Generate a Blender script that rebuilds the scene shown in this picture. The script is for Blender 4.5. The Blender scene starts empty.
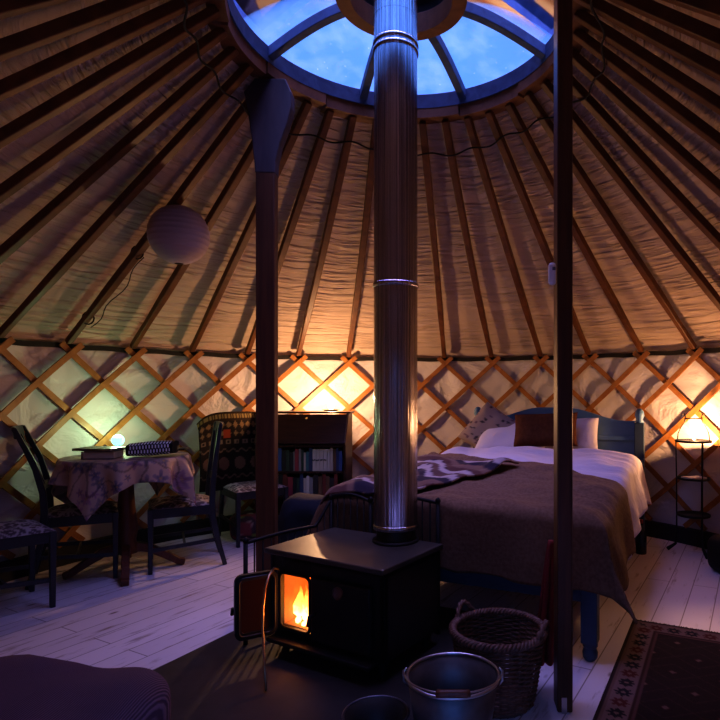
import bpy, math, random
from math import sin, cos, pi, radians, sqrt, atan2
from mathutils import Vector, Matrix, noise
random.seed(7)
scn = bpy.context.scene
COL = scn.collection

# ------------------------------------------------------------------ frame
R = 2.8            # yurt radius
EYE = 1.24
CAM_D = 3.06       # camera to yurt axis
AZ = 0.0876
F = 573.2
ux, uy = cos(AZ), -sin(AZ)
fx, fy = sin(AZ), cos(AZ)
def W(X, Y, z=0.0):            # right/forward distances from the doorway -> world
    return Vector((X*ux + Y*fx, -CAM_D + X*uy + Y*fy, z))
def at(px, Y, z):              # photo column at a depth
    return W((px-451.75)/F*Y, Y, z)
def rot(a):                    # angle measured in the doorway's frame -> world
    return a - AZ

# ------------------------------------------------------------------ mesh builder
class MB:
    def __init__(s): s.v=[]; s.f=[]; s.sm=[]; s.c=None; s.uv=None
    def add(s, vs, fs, smooth=False, M=None):
        o=len(s.v)
        for p in vs:
            p=Vector(p)
            s.v.append(M@p if M else p)
        for f in fs: s.f.append([i+o for i in f]); s.sm.append(smooth)
        return s
    def box(s, c, d, M=None, taper=1.0, rz=0.0):
        x,y,z=[k/2 for k in d]; vs=[]
        for zz,t in ((-z,taper),(z,1.0)):
            for a,b in ((-x,-y),(x,-y),(x,y),(-x,y)):
                p=Vector((a*t,b*t,zz))
                if rz: p=Matrix.Rotation(rz,3,'Z')@p
                vs.append(p+Vector(c))
        return s.add(vs,[(3,2,1,0),(4,5,6,7),(0,1,5,4),(1,2,6,5),(2,3,7,6),(3,0,4,7)],False,M)
    def bar(s, a, b, w, h, up=(0,0,1), w2=None, h2=None):   # rectangular bar a->b
        a=Vector(a); b=Vector(b); d=(b-a).normalized(); u=Vector(up)
        x=d.cross(u)
        if x.length<1e-4: x=d.cross(Vector((0,1,0)))
        x.normalize(); y=x.cross(d).normalized()
        vs=[]
        for p,ww,hh in ((a,w,h),(b,w2 or w,h2 or h)):
            for i,j in ((-1,-1),(1,-1),(1,1),(-1,1)): vs.append(p+x*i*ww/2+y*j*hh/2)
        return s.add(vs,[(3,2,1,0),(4,5,6,7),(0,1,5,4),(1,2,6,5),(2,3,7,6),(3,0,4,7)])
    def sweep(s, pts, w, h, up=(0,0,1)):                    # rectangular section along path
        pts=[Vector(p) for p in pts]; n=len(pts); vs=[]; fs=[]
        for i,p in enumerate(pts):
            d=(pts[min(i+1,n-1)]-pts[max(i-1,0)]).normalized()
            u=Vector(up(p) if callable(up) else up)
            x=d.cross(u).normalized(); y=x.cross(d).normalized()
            ww=w[i] if isinstance(w,(list,tuple)) else w
            hh=h[i] if isinstance(h,(list,tuple)) else h
            for a,b in ((-1,-1),(1,-1),(1,1),(-1,1)): vs.append(p+x*a*ww/2+y*b*hh/2)
        for i in range(n-1):
            for k in range(4):
                k2=(k+1)%4; fs.append((i*4+k,i*4+k2,(i+1)*4+k2,(i+1)*4+k))
        fs.append((3,2,1,0)); fs.append(tuple((n-1)*4+k for k in range(4)))
        return s.add(vs,fs)
    def tube(s, pts, r, n=8, closed=False, M=None):
        pts=[Vector(p) for p in pts]; m=len(pts); vs=[]; fs=[]
        prev=None
        for i,p in enumerate(pts):
            if closed: d=(pts[(i+1)%m]-pts[i-1])
            else: d=(pts[min(i+1,m-1)]-pts[max(i-1,0)])
            d.normalize()
            if prev is None:
                x=d.cross(Vector((0,0,1)))
                if x.length<.05: x=d.cross(Vector((1,0,0)))
            else: x=prev-d*prev.dot(d)
            x.normalize(); prev=x; y=d.cross(x)
            rr=r[i] if isinstance(r,(list,tuple)) else r
            for k in range(n):
                a=2*pi*k/n; vs.append(p+x*cos(a)*rr+y*sin(a)*rr)
        for i in range(m if closed else m-1):
            j=(i+1)%m
            for k in range(n):
                k2=(k+1)%n; fs.append((i*n+k,i*n+k2,j*n+k2,j*n+k))
        if not closed:
            fs.append(tuple(range(n))[::-1]); fs.append(tuple((m-1)*n+k for k in range(n)))
        return s.add(vs,fs,True,M)
    def lathe(s, prof, n=32, c=(0,0,0), M=None, smooth=True, a0=0.0, a1=2*pi):
        full=abs(a1-a0-2*pi)<1e-6; N=n if full else n+1
        vs=[];fs=[];c=Vector(c)
        for r,z in prof:
            for k in range(N):
                a=a0+(a1-a0)*k/n; vs.append(c+Vector((r*cos(a),r*sin(a),z)))
        for i in range(len(prof)-1):
            for k in range(n):
                k2=(k+1)%N; fs.append((i*N+k,i*N+k2,(i+1)*N+k2,(i+1)*N+k))
        return s.add(vs,fs,smooth,M)
    def grid(s, fn, nu, nv, smooth=True, closeu=False):
        vs=[fn(i/nu,j/nv) for j in range(nv+1) for i in range(nu+1)]
        fs=[]
        for j in range(nv):
            for i in range(nu):
                a=j*(nu+1)+i; fs.append((a,a+1,a+nu+2,a+nu+1))
        return s.add(vs,fs,smooth)
    def prism(s, poly, t, M=None):     # polygon in XZ, thickness t in Y
        n=len(poly); vs=[(x,-t/2,z) for x,z in poly]+[(x,t/2,z) for x,z in poly]
        fs=[tuple(range(n)),tuple(range(2*n-1,n-1,-1))]
        for i in range(n): j=(i+1)%n; fs.append((j,i,i+n,j+n))
        return s.add(vs,fs,False,M)
    def build(s, name, mat, parent=None, bevel=0.0, loc=None, rz=None, solid=0.0, sub=0):
        me=bpy.data.meshes.new(name); me.from_pydata([tuple(v) for v in s.v],[],s.f); me.update()
        me.polygons.foreach_set('use_smooth', s.sm)
        if s.uv:
            l=me.uv_layers.new(name='UVMap')
            for lp in me.loops: l.data[lp.index].uv=s.uv[lp.vertex_index]
        if s.c:
            at_=me.color_attributes.new('Col','FLOAT_COLOR','POINT')
            for i,c in enumerate(s.c): at_.data[i].color=(c[0],c[1],c[2],1)
        if mat: me.materials.append(mat)
        o=bpy.data.objects.new(name,me); COL.objects.link(o)
        if parent is not None: o.parent=parent
        if loc is not None: o.location=loc
        if rz is not None: o.rotation_euler[2]=rz
        if solid:
            m=o.modifiers.new('t','SOLIDIFY'); m.thickness=solid; m.offset=0
        if bevel:
            m=o.modifiers.new('b','BEVEL'); m.width=bevel; m.segments=2; m.limit_method='ANGLE'; m.angle_limit=radians(40)
        if sub:
            m=o.modifiers.new('s','SUBSURF'); m.levels=sub; m.render_levels=sub
        return o

def tag(o, label=None, cat=None, group=None, kind=None):
    if label: o['label']=label
    if cat: o['category']=cat
    if group: o['group']=group
    if kind: o['kind']=kind
    return o
def thing(name, label, cat, loc=(0,0,0), rz=0.0, group=None, kind=None):
    o=bpy.data.objects.new(name,None); COL.objects.link(o); o.location=loc; o.rotation_euler[2]=rz
    o.empty_display_size=.1
    return tag(o,label,cat,group,kind)

# ------------------------------------------------------------------ materials
def mat(name, col=(.5,.5,.5), rough=.6, metal=0.0, spec=.5, emis=None, es=0.0, **kw):
    m=bpy.data.materials.new(name); m.use_nodes=True; nt=m.node_tree
    b=nt.nodes['Principled BSDF']
    b.inputs['Base Color'].default_value=(*col,1); b.inputs['Roughness'].default_value=rough
    b.inputs['Metallic'].default_value=metal; b.inputs['Specular IOR Level'].default_value=spec
    if emis: b.inputs['Emission Color'].default_value=(*emis,1); b.inputs['Emission Strength'].default_value=es
    return m
def N(m, t, **kw):
    n=m.node_tree.nodes.new(t)
    for k,v in kw.items():
        if k in n.inputs: n.inputs[k].default_value=v
        else: setattr(n,k,v)
    return n
def L(m,a,b): m.node_tree.links.new(a,b)
def B(m): return m.node_tree.nodes['Principled BSDF']
def coord(m, scale=(1,1,1), which='Object', rotz=0.0):
    tc=N(m,'ShaderNodeTexCoord'); mp=N(m,'ShaderNodeMapping')
    mp.inputs['Scale'].default_value=scale; mp.inputs['Rotation'].default_value=(0,0,rotz)
    L(m,tc.outputs[which],mp.inputs[0]); return mp.outputs[0]
def ramp(m, fac, stops):
    r=N(m,'ShaderNodeValToRGB'); e=r.color_ramp.elements
    while len(e)<len(stops): e.new(.5)
    for i,(p,c) in enumerate(stops): e[i].position=p; e[i].color=(*c,1)
    L(m,fac,r.inputs[0]); return r.outputs[0]
def bump(m, h, strength=.4, dist=.01):
    b=N(m,'ShaderNodeBump'); b.inputs['Strength'].default_value=strength; b.inputs['Distance'].default_value=dist
    L(m,h,b.inputs['Height']); L(m,b.outputs[0],B(m).inputs['Normal']); return b
def noisy(name, c1, c2, scale=(5,5,5), rough=.6, ns=1.0, bs=.2, bd=.004, which='Object', metal=0.0, detail=5, spec=.4):
    m=mat(name,c1,rough,metal,spec)
    co=coord(m,scale,which); n=N(m,'ShaderNodeTexNoise'); n.inputs['Scale'].default_value=ns; n.inputs['Detail'].default_value=detail
    L(m,co,n.inputs['Vector'])
    L(m,ramp(m,n.outputs[0],[(.3,c1),(.7,c2)]),B(m).inputs['Base Color'])
    if bs: bump(m,n.outputs[0],bs,bd)
    return m
def attrmat(name, rough=.9, bscale=400, bs=.3, sheen=0.0):
    m=mat(name,(.5,.5,.5),rough,0,.2)
    a=N(m,'ShaderNodeVertexColor'); a.layer_name='Col'; L(m,a.outputs[0],B(m).inputs['Base Color'])
    if bs:
        n=N(m,'ShaderNodeTexNoise'); n.inputs['Scale'].default_value=bscale
        L(m,coord(m),n.inputs['Vector']); bump(m,n.outputs[0],bs,.002)
    if sheen: B(m).inputs['Sheen Weight'].default_value=sheen
    return m

# canvas
def canvas(name, c1, c2, sc, bstr, bd):
    m=mat(name,c1,.95,0,.1)
    co=coord(m,sc,'UV')
    n=N(m,'ShaderNodeTexNoise'); n.inputs['Scale'].default_value=1.0; n.inputs['Detail'].default_value=4; n.inputs['Distortion'].default_value=.6
    L(m,co,n.inputs['Vector'])
    co2=coord(m,(2,2,2),'UV'); n2=N(m,'ShaderNodeTexNoise'); n2.inputs['Scale'].default_value=1.3; L(m,co2,n2.inputs['Vector'])
    L(m,ramp(m,n2.outputs[0],[(.3,c1),(.7,c2)]),B(m).inputs['Base Color'])
    r=ramp(m,n.outputs[0],[(.42,(0,0,0)),(.62,(1,1,1))])
    mx=N(m,'ShaderNodeMath',operation='MULTIPLY'); L(m,r,mx.inputs[0]); 
    mask=ramp(m,n2.outputs[0],[(.35,(.15,.15,.15)),(.6,(1,1,1))]); L(m,mask,mx.inputs[1])
    bump(m,mx.outputs[0],bstr,bd)
    return m
M_roof=canvas('roof canvas',(.44,.335,.265),(.52,.40,.32),(2.2,24,1),.9,.03)
M_wallc=canvas('wall canvas',(.53,.48,.49),(.61,.555,.56),(3.2,3.6,1),.55,.04)
def wood(name, c1, c2, rough=.5, sc=(30,30,2.0), bs=.15, which='Object'):
    m=mat(name,c1,rough,0,.4)
    n=N(m,'ShaderNodeTexNoise'); n.inputs['Scale'].default_value=1.0; n.inputs['Detail'].default_value=6; n.inputs['Distortion'].default_value=.8
    L(m,coord(m,sc,which),n.inputs['Vector'])
    L(m,ramp(m,n.outputs[0],[(.3,c1),(.72,c2)]),B(m).inputs['Base Color']); bump(m,n.outputs[0],bs,.003)
    return m
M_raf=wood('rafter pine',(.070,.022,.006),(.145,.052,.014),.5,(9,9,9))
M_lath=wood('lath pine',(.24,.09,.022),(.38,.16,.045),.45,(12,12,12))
M_post=wood('post wood',(.055,.021,.010),(.11,.043,.019),.42,(35,35,2))
M_ring=wood('sky-lit crown timber',(.022,.052,.13),(.045,.10,.22),.6,(14,14,14))  # brown-grey wood; the blue light of the sky is put into its colour
M_ringb=wood('crown pine',(.10,.042,.018),(.17,.075,.03),.6,(14,14,14))
M_brk=wood('bracket timber',(.035,.025,.03),(.07,.05,.055),.55,(14,14,3))
M_desk=wood('bureau wood',(.028,.011,.010),(.055,.022,.016),.35,(6,30,30))
M_ped=wood('mahogany',(.09,.03,.015),(.15,.05,.025),.4,(30,30,3))
M_black=noisy('stove iron',(.008,.008,.009),(.016,.015,.015),(20,20,20),.5,1,.25,.002)
M_top=noisy('stove top plate',(.03,.025,.02),(.06,.05,.04),(8,8,8),.42,1,.15,.001,spec=.6)
M_brick=noisy('fire brick',(.42,.20,.09),(.6,.32,.15),(14,14,14),.9,1,.5,.01)
M_chair=noisy('chair paint',(.018,.020,.026),(.030,.033,.042),(10,10,10),.38,1,.1,.002)
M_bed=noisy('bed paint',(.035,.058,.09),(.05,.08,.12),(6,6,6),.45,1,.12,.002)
M_bed_lit=noisy('lit bed paint',(.085,.175,.30),(.115,.22,.36),(6,6,6),.45,1,.12,.002)  # bed paint lightened; the light on the headboard is in the colour
M_bfoot=noisy('black iron',(.006,.006,.008),(.012,.012,.013),(20,20,20),.6,1,.1,.001,spec=.25)
M_galv=noisy('galvanised steel',(.11,.11,.12),(.19,.19,.205),(12,12,12),.5,1,.1,.001,metal=.85)
M_wire=mat('steel wire',(.5,.5,.52),.3,1)
M_white=mat('white linen',(.60,.55,.62),.9,0,.15)
bump(M_white,(lambda n:(L(M_white,coord(M_white,(5,9,5)),n.inputs['Vector']),n.outputs[0])[1])(N(M_white,'ShaderNodeTexNoise',Scale=1.0,Detail=5.0)),.6,.03)
M_brown=noisy('brown wool',(.14,.082,.052),(.20,.125,.082),(60,60,60),.97,1,.5,.003,spec=.1)
# large creases on the wool too
M_cushion=noisy('brown cushion cloth',(.085,.03,.012),(.12,.045,.02),(40,40,40),.9,1,.3,.002,spec=.1)
M_paper=mat('rice paper',(.42,.32,.32),.9,0,.1)
M_wicker=wood('wicker',(.09,.042,.028),(.21,.11,.075),.55,(40,40,40),.3)
M_hearth=noisy('hearth slate',(.016,.014,.014),(.03,.026,.024),(12,12,12),.55,1,.3,.003)
M_dark=mat('dark band',(.012,.010,.010),.9)
M_base=mat('dark skirting',(.015,.012,.014),.8)
M_col_plum=noisy('plum corduroy',(.06,.045,.07),(.10,.07,.10),(30,30,30),.95,1,.4,.003,spec=.1)

# brushed steel flue with fine vertical streaks
M_flue=mat('stainless flue',(.5,.48,.5),.17,1)
def _f():
    m=M_flue; tc=N(m,'ShaderNodeTexCoord'); sp=N(m,'ShaderNodeSeparateXYZ'); L(m,tc.outputs['Object'],sp.inputs[0])
    a=N(m,'ShaderNodeMath',operation='ARCTAN2'); L(m,sp.outputs[1],a.inputs[0]); L(m,sp.outputs[0],a.inputs[1])
    cb=N(m,'ShaderNodeCombineXYZ'); L(m,a.outputs[0],cb.inputs[0])
    ml=N(m,'ShaderNodeMath',operation='MULTIPLY'); ml.inputs[1].default_value=.04; L(m,sp.outputs[2],ml.inputs[0]); L(m,ml.outputs[0],cb.inputs[1])
    n=N(m,'ShaderNodeTexNoise'); n.inputs['Scale'].default_value=13; n.inputs['Detail'].default_value=5; L(m,cb.outputs[0],n.inputs['Vector'])
    L(m,ramp(m,n.outputs[0],[(.3,(.20,.19,.21)),(.7,(.62,.58,.62))]),B(m).inputs['Base Color'])
    bump(m,n.outputs[0],.6,.010)
_f()

# painted floor boards
M_floor=mat('painted boards',(.5,.47,.5),.45,0,.4)
def _fl():
    m=M_floor; co=coord(m,(1,1,1),'Object',-(radians(62)-AZ))
    br=N(m,'ShaderNodeTexBrick'); br.offset=.37; br.inputs['Scale'].default_value=1.0
    br.inputs['Brick Width'].default_value=2.3; br.inputs['Row Height'].default_value=.145; br.inputs['Mortar Size'].default_value=.0035
    br.inputs['Color1'].default_value=(.66,.61,.66,1); br.inputs['Color2'].default_value=(.58,.54,.59,1); br.inputs['Mortar'].default_value=(.24,.20,.21,1)
    br.inputs['Mortar Smooth'].default_value=.3
    L(m,co,br.inputs['Vector'])
    mp=N(m,'ShaderNodeMapping'); mp.inputs['Scale'].default_value=(2.2,16,1); L(m,co,mp.inputs[0])
    n=N(m,'ShaderNodeTexNoise'); n.inputs['Scale'].default_value=1.4; n.inputs['Detail'].default_value=7; n.inputs['Roughness'].default_value=.65; L(m,mp.outputs[0],n.inputs['Vector'])
    wear=ramp(m,n.outputs[0],[(.57,(0,0,0)),(.70,(1,1,1))])
    mx=N(m,'ShaderNodeMix',data_type='RGBA'); L(m,wear,mx.inputs[0]); L(m,br.outputs[0],mx.inputs[6]); mx.inputs[7].default_value=(.22,.16,.14,1)
    v=N(m,'ShaderNodeTexVoronoi'); v.inputs['Scale'].default_value=1.0
    mp2=N(m,'ShaderNodeMapping'); mp2.inputs['Scale'].default_value=(2.6,6,1); L(m,co,mp2.inputs[0]); L(m,mp2.outputs[0],v.inputs['Vector'])
    kn=ramp(m,v.outputs[0],[(.035,(1,1,1)),(.09,(0,0,0))])
    mx2=N(m,'ShaderNodeMix',data_type='RGBA'); L(m,kn,mx2.inputs[0]); L(m,mx.outputs[2],mx2.inputs[6]); mx2.inputs[7].default_value=(.16,.11,.10,1)
    L(m,mx2.outputs[2],B(m).inputs['Base Color'])
    bump(m,br.outputs[1],-.5,.003)
_fl()

# ================================================================== SETTING
PH=-0.0148; DT=radians(10)
ZW=1.615; RC=.93; ZC=3.105
def pol(r,t,z): return Vector((r*sin(t), r*cos(t), z))

fl=MB(); fl.lathe([(0.0,0),(R+.10,0),(R+.10,-.08)],96,smooth=False); 
o=fl.build('floor',M_floor); tag(o,kind='structure')
dk=MB(); dk.box((0,-3.35,-.045),(1.7,1.1,.07)); o=dk.build('trim_1',M_floor); tag(o,kind='structure')

T0,T1=radians(-169.5),radians(169.5)
RT=pi*1.0005/T1
def wallfn(u,v):
    t=T0+(T1-T0)*u; z=.0+(ZW+.01)*v
    a=(t-PH)/DT; b=(1.54-z)/.22*.5
    # distance from the two lath families
    p=abs(((a-b)+.5)%1-.5); q=abs(((a+b)+.5)%1-.5)
    bul=min(p,q)*2
    r=R+.006+.034*(bul**.7)+.014*noise.noise(Vector((t*6,z*5,1)))
    if v>.97: r=R+.045
    return pol(r,t,z)
w=MB(); nu,nv=560,64
w.grid(wallfn,nu,nv); w.uv=[((T0+(T1-T0)*i/nu)*R, (ZW)*j/nv) for j in range(nv+1) for i in range(nu+1)]
o=w.build('wall_back',M_wallc); tag(o,kind='structure')
def rooffn(u,v):
    t=T0*RT+(T1-T0)*RT*u
    a=(t-PH)/DT; s=abs((a+.5)%1-.5)*2        # 0 on rafter
    r=(R+.05)+(RC+.0-(R+.05))*v; z=ZW+(ZC-ZW)*v
    if v<.02: return pol(R+.052,t,1.575)
    off=.036+.016*noise.noise(Vector((t*5,v*7,3)))*s-.016*s*(sin(pi*v)) 
    return pol(r,t,z)+Vector((sin(t)*.62*off,cos(t)*.62*off,.78*off))
rf=MB(); nu,nv=576,60
rf.grid(rooffn,nu,nv); rf.uv=[((T0*RT+(T1-T0)*RT*i/nu)*1.8, 2.4*j/nv) for j in range(nv+1) for i in range(nu+1)]
o=rf.build('ceiling',M_roof); tag(o,kind='structure')
# outer felt of roof seam: dark tension band at the wall head
tb=MB(); tb.sweep([pol(R+.006,T0+(T1-T0)*i/240,1.588+.004*sin(i*1.1)) for i in range(241)],.014,.038)
o=tb.build('trim_2',M_dark); tag(o,kind='structure')
bb=MB(); bb.sweep([pol(R-.02,T0+(T1-T0)*i/160,.065) for i in range(161)],.05,.13)
o=bb.build('baseboard_back',M_base); tag(o,kind='structure')
# door case around the open doorway behind the viewer
dr=thing('door_1',None,None,(0,0,0)); dr['kind']='structure'
for s in (-1,1):
    m=MB(); m.box((s*.50,-2.78,.82),(.07,.14,1.64)); m.build('jamb',M_post,dr)
m=MB(); m.box((0,-2.78,1.66),(1.07,.14,.07)); m.build('lintel',M_post,dr)

# lattice
lat=thing('wall_lattice','orange-brown wooden trellis of crossed laths standing against the pale canvas wall','trellis')
for s,rr in ((-1,R-.030),(1,R-.012)):
    for k in range(-14,15):
        pts=[]
        t0=k*DT+PH+radians(.6)*max(0,min(1,(-k-2)/3))
        for i in range(25):
            z=1.605-(1.605-.14)*i/24
            t=t0+s*(DT/2)*(1.54-z)/.22
            if abs(t)>radians(150): continue
            wob=.003*sin(k*3.1+i*.5)
            pts.append(pol(rr+wob-.003*abs(((i/24*6.6)%1)-.5),t,z))
        if len(pts)<4: continue
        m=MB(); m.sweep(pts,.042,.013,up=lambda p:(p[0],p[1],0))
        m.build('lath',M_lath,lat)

# rafters
words={1:'first',2:'second',3:'third',4:'fourth',5:'fifth',6:'sixth',7:'seventh',8:'eighth',9:'ninth',10:'tenth',11:'eleventh',12:'twelfth',13:'thirteenth',14:'fourteenth',15:'fifteenth'}
for k in range(-15,16):
    t=k*DT+PH+ (radians(.5) if k==10 else 0)
    rnd=random.Random(k*13+5)
    a=pol(R-.035,t+radians(rnd.uniform(-.25,.25)),ZW+.0); b=pol(RC-.02,t,ZC+.01)
    side=Vector((cos(t),-sin(t),0)); bow=rnd.uniform(-.015,.015); 
    pts=[]
    for i in range(9):
        f=i/8; p=a.lerp(b,f)+side*bow*sin(pi*f)+Vector((0,0,-.012*sin(pi*f)))
        pts.append(p)
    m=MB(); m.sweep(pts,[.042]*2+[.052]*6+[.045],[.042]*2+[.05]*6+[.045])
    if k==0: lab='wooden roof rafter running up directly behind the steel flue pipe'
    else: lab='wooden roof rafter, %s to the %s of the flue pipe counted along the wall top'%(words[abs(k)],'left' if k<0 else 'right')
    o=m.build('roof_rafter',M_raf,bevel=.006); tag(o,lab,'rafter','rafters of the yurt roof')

# cord looped round the rafters below the crown
m=MB(); pts=[]
for i in range(-145,146):
    t=radians(i*1.0)*1.0+PH; f=.075+.010*sin(t*5)+.006*sin(t*23)
    r=R-.03+(RC-R)*(1-f); z=ZW+(ZC-ZW)*(1-f)
    pts.append(pol(r,t,z-.035))
m.tube(pts,.006,5); o=m.build('tie_cord',M_dark); tag(o,'thin dark cord tied from rafter to rafter in a ring below the skylight','cord')

# crown
cr=thing('skylight_wheel','round timber crown wheel with curved spokes holding the skylight','roof crown',(0,0,0))
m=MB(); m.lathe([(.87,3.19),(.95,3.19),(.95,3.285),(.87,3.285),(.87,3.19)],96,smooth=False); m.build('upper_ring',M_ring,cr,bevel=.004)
m=MB()
for i in range(12):      # laminated lower ring in stepped lengths
    a0=radians(30*i+4); a1=radians(30*i+33.5); lo=3.125-(.012 if i%2 else 0); ri=.872+(.008 if i%2 else 0)
    m.lathe([(ri,lo),(.985,lo),(.985,3.19),(ri,3.19),(ri,lo)],12,smooth=False,a0=a0,a1=a1)
    for a in (a0,a1):
        vs=[(ri*cos(a),ri*sin(a),lo),(.985*cos(a),.985*sin(a),lo),(.985*cos(a),.985*sin(a),3.19),(ri*cos(a),ri*sin(a),3.19)]
        m.add(vs,[(0,1,2,3)])
m.build('lower_ring',M_ringb,cr)
m=MB(); m.lathe([(.27,3.325),(.35,3.325),(.35,3.44),(.27,3.44),(.27,3.325)],64,smooth=False); m.build('hub',M_ringb,cr,bevel=.006)
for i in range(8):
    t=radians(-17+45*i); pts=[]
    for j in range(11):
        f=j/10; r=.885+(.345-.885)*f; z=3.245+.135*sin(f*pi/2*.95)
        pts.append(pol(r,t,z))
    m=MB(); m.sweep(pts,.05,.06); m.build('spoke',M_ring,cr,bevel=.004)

# skylight dome
M_glass=bpy.data.materials.new('skylight plastic'); M_glass.use_nodes=True
def _g():
    m=M_glass; nt=m.node_tree; nt.nodes.remove(nt.nodes['Principled BSDF']); out=nt.nodes['Material Output']
    tr=N(m,'ShaderNodeBsdfTransparent'); tl=N(m,'ShaderNodeBsdfTranslucent'); gl=N(m,'ShaderNodeBsdfGlossy'); gl.inputs['Roughness'].default_value=.08
    tr.inputs[0].default_value=(.93,.95,1,1); tl.inputs[0].default_value=(.65,.75,.9,1)
    n=N(m,'ShaderNodeTexNoise'); n.inputs['Scale'].default_value=7; n.inputs['Detail'].default_value=6
    L(m,coord(m),n.inputs['Vector'])
    dust=ramp(m,n.outputs[0],[(.42,(.04,.04,.04)),(.8,(.22,.22,.22))])
    v=N(m,'ShaderNodeTexVoronoi'); v.inputs['Scale'].default_value=22; L(m,coord(m),v.inputs['Vector'])
    sp=ramp(m,v.outputs[0],[(.045,(.7,.7,.7)),(.075,(0,0,0))])
    mxx=N(m,'ShaderNodeMath',operation='MAXIMUM'); L(m,dust,mxx.inputs[0]); L(m,sp,mxx.inputs[1])
    ms=N(m,'ShaderNodeMixShader'); L(m,mxx.outputs[0],ms.inputs[0]); L(m,tr.outputs[0],ms.inputs[1]); L(m,tl.outputs[0],ms.inputs[2])
    fr=N(m,'ShaderNodeFresnel'); fr.inputs[0].default_value=1.3
    m2=N(m,'ShaderNodeMixShader'); L(m,fr.outputs[0],m2.inputs[0]); L(m,ms.outputs[0],m2.inputs[1]); L(m,gl.outputs[0],m2.inputs[2])
    L(m,m2.outputs[0],out.inputs['Surface'])
_g()
m=MB(); prof=[]
for j in range(13):
    f=j/12; r=.955+(.24-.955)*f; prof.append((r,3.30+.20*sin(f*pi/2*.95)))
m.lathe(prof,80); o=m.build('window_1',M_glass); tag(o,kind='structure')
m=MB(); m.lathe([(.285,3.445),(.285,3.56),(.20,3.62),(.16,3.80)],48); o=m.build('flue_flashing',M_bfoot); tag(o,'dark metal collar sealing the flue where it leaves through the skylight','flashing')

# posts
def make_post(name,label,pos,rz,w,d,ztop,flare):
    t=thing(name,label,'post',pos,rz)
    m=MB(); m.box((0,0,ztop/2),(w,d,ztop)); m.build('shaft',M_post,t,bevel=.006)
    if flare:
        M=Matrix.Identity(4)
        pts=[(-.058,2.55),(.058,2.55),(.062,2.62),(.085,2.72),(.13,2.84),(.155,2.94),(.155,3.03),(.12,3.11),(-.06,3.11),(-.125,3.03),(-.105,2.93),(-.078,2.75),(-.062,2.6)]
        m=MB(); m.prism(pts,.085); m.build('bracket',M_brk,t,bevel=.006)
    return t
pl=at(267,3.44,0)
make_post('support_post','dark brown wooden post left of the flue, flaring out below the skylight',pl,rot(0.02),.112,.08,3.05,True)
pr=at(563,2.27,0)
t=make_post('support_post','tall narrow wooden post standing in front of the bed',pr,rot(0.0),.060,.09,2.95,False)
m=MB(); m.box((-.004,-.047,.03),(.02,.004,.06)); m.build('foot_plate',M_wire,t)
# small white gadget on the post
g=at(552.5,2.20,1.24-(274-393.6)*-1*-1/F*2.20)
g=at(552.2,2.23,1.24+(393.6-274)/F*2.23)
M_plast=mat('white plastic',(.7,.7,.75),.35)
t=thing('wall_thermostat','small white rounded plastic unit fixed to the side of the post before the bed','sensor',g,rot(0))
m=MB(); m.box((0,0,0),(.03,.03,.088)); m.build('casing',M_plast,t,bevel=.012)
m=MB(); m.box((0.004,-.0165,.018),(.012,.003,.012)); m.build('indicator',mat('grey lens',(.15,.16,.2),.2),t)

# ================================================================== STOVE
SR=rot(radians(-30)); SO=W(-.861,2.742)
su=Vector((cos(SR),sin(SR),0)); sv=Vector((-sin(SR),cos(SR),0))
def S(w,d,z=0): return SO+su*w+sv*d+Vector((0,0,z))
SW,SD,SH=.67,.45,.51
st=thing('wood_stove','squat black wood stove with its left door open and a fire burning','stove',SO,SR)
# body shell: open at firebox door
m=MB()
m.box((SW/2,SD-.015,.29),(SW,.03,.37)); m.box((.015,SD/2,.29),(.03,SD,.37)); m.box((SW-.015,SD/2,.29),(.03,SD,.37))
m.box((SW/2,SD/2,.115),(SW,SD,.03)); m.box((SW/2,SD/2,.465),(SW,SD,.02))
# front plate with opening x .065-.245, z .145-.395
for (x0,x1,z0,z1) in ((0,.062,.1,.475),(.248,SW,.1,.475),(.062,.248,.1,.142),(.062,.248,.398,.475)):
    m.box(((x0+x1)/2,.012,(z0+z1)/2),(x1-x0,.024,z1-z0))
m.build('body',M_black,st,bevel=.004)
m=MB(); m.box((SW/2,SD/2-.015,.496),(SW+.03,SD+.04,.026)); m.build('top_plate',M_top,st,bevel=.006)
for a,b in ((.05,.05),(SW-.05,.05),(.05,SD-.05),(SW-.05,SD-.05)):
    m=MB(); m.lathe([(.022,.10),(.026,.07),(.018,.04),(.024,.0),(0,.0)],12,(a,b,.0)); m.build('leg',M_black,st)
# inner brick lining
m=MB(); m.box((.33,.33,.27),(.58,.02,.30)); m.box((.045,.18,.27),(.02,.31,.30)); m.box((.33,.18,.138),(.58,.31,.012))
m.build('fire_brick',M_brick,st,bevel=.003)
m=MB()
m.prism([(.055,.395),(.085,.41),(.225,.41),(.255,.385),(.255,.15),(.235,.135),(.075,.135),(.055,.15)],.0)
# raised frame round opening
fr=MB()
def rrect(x0,x1,z0,z1,r,n=5):
    P=[]
    for cx_,cz_,a0 in ((x1-r,z1-r,0),(x0+r,z1-r,90),(x0+r,z0+r,180),(x1-r,z0+r,270)):
        for i in range(n+1):
            a=radians(a0+90*i/n); P.append((cx_+r*cos(a),cz_+r*sin(a)))
    return P
fr.tube([(x,-.004,z) for x,z in rrect(.06,.25,.14,.40,.03)],.008,6,closed=True); fr.build('door_surround',M_black,st)
# open left door: hinged at x=.055
hd=bpy.data.objects.new('door',None); COL.objects.link(hd); hd.parent=st; hd.location=(.058,-.02,0); hd.rotation_euler[2]=radians(-117)
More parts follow.
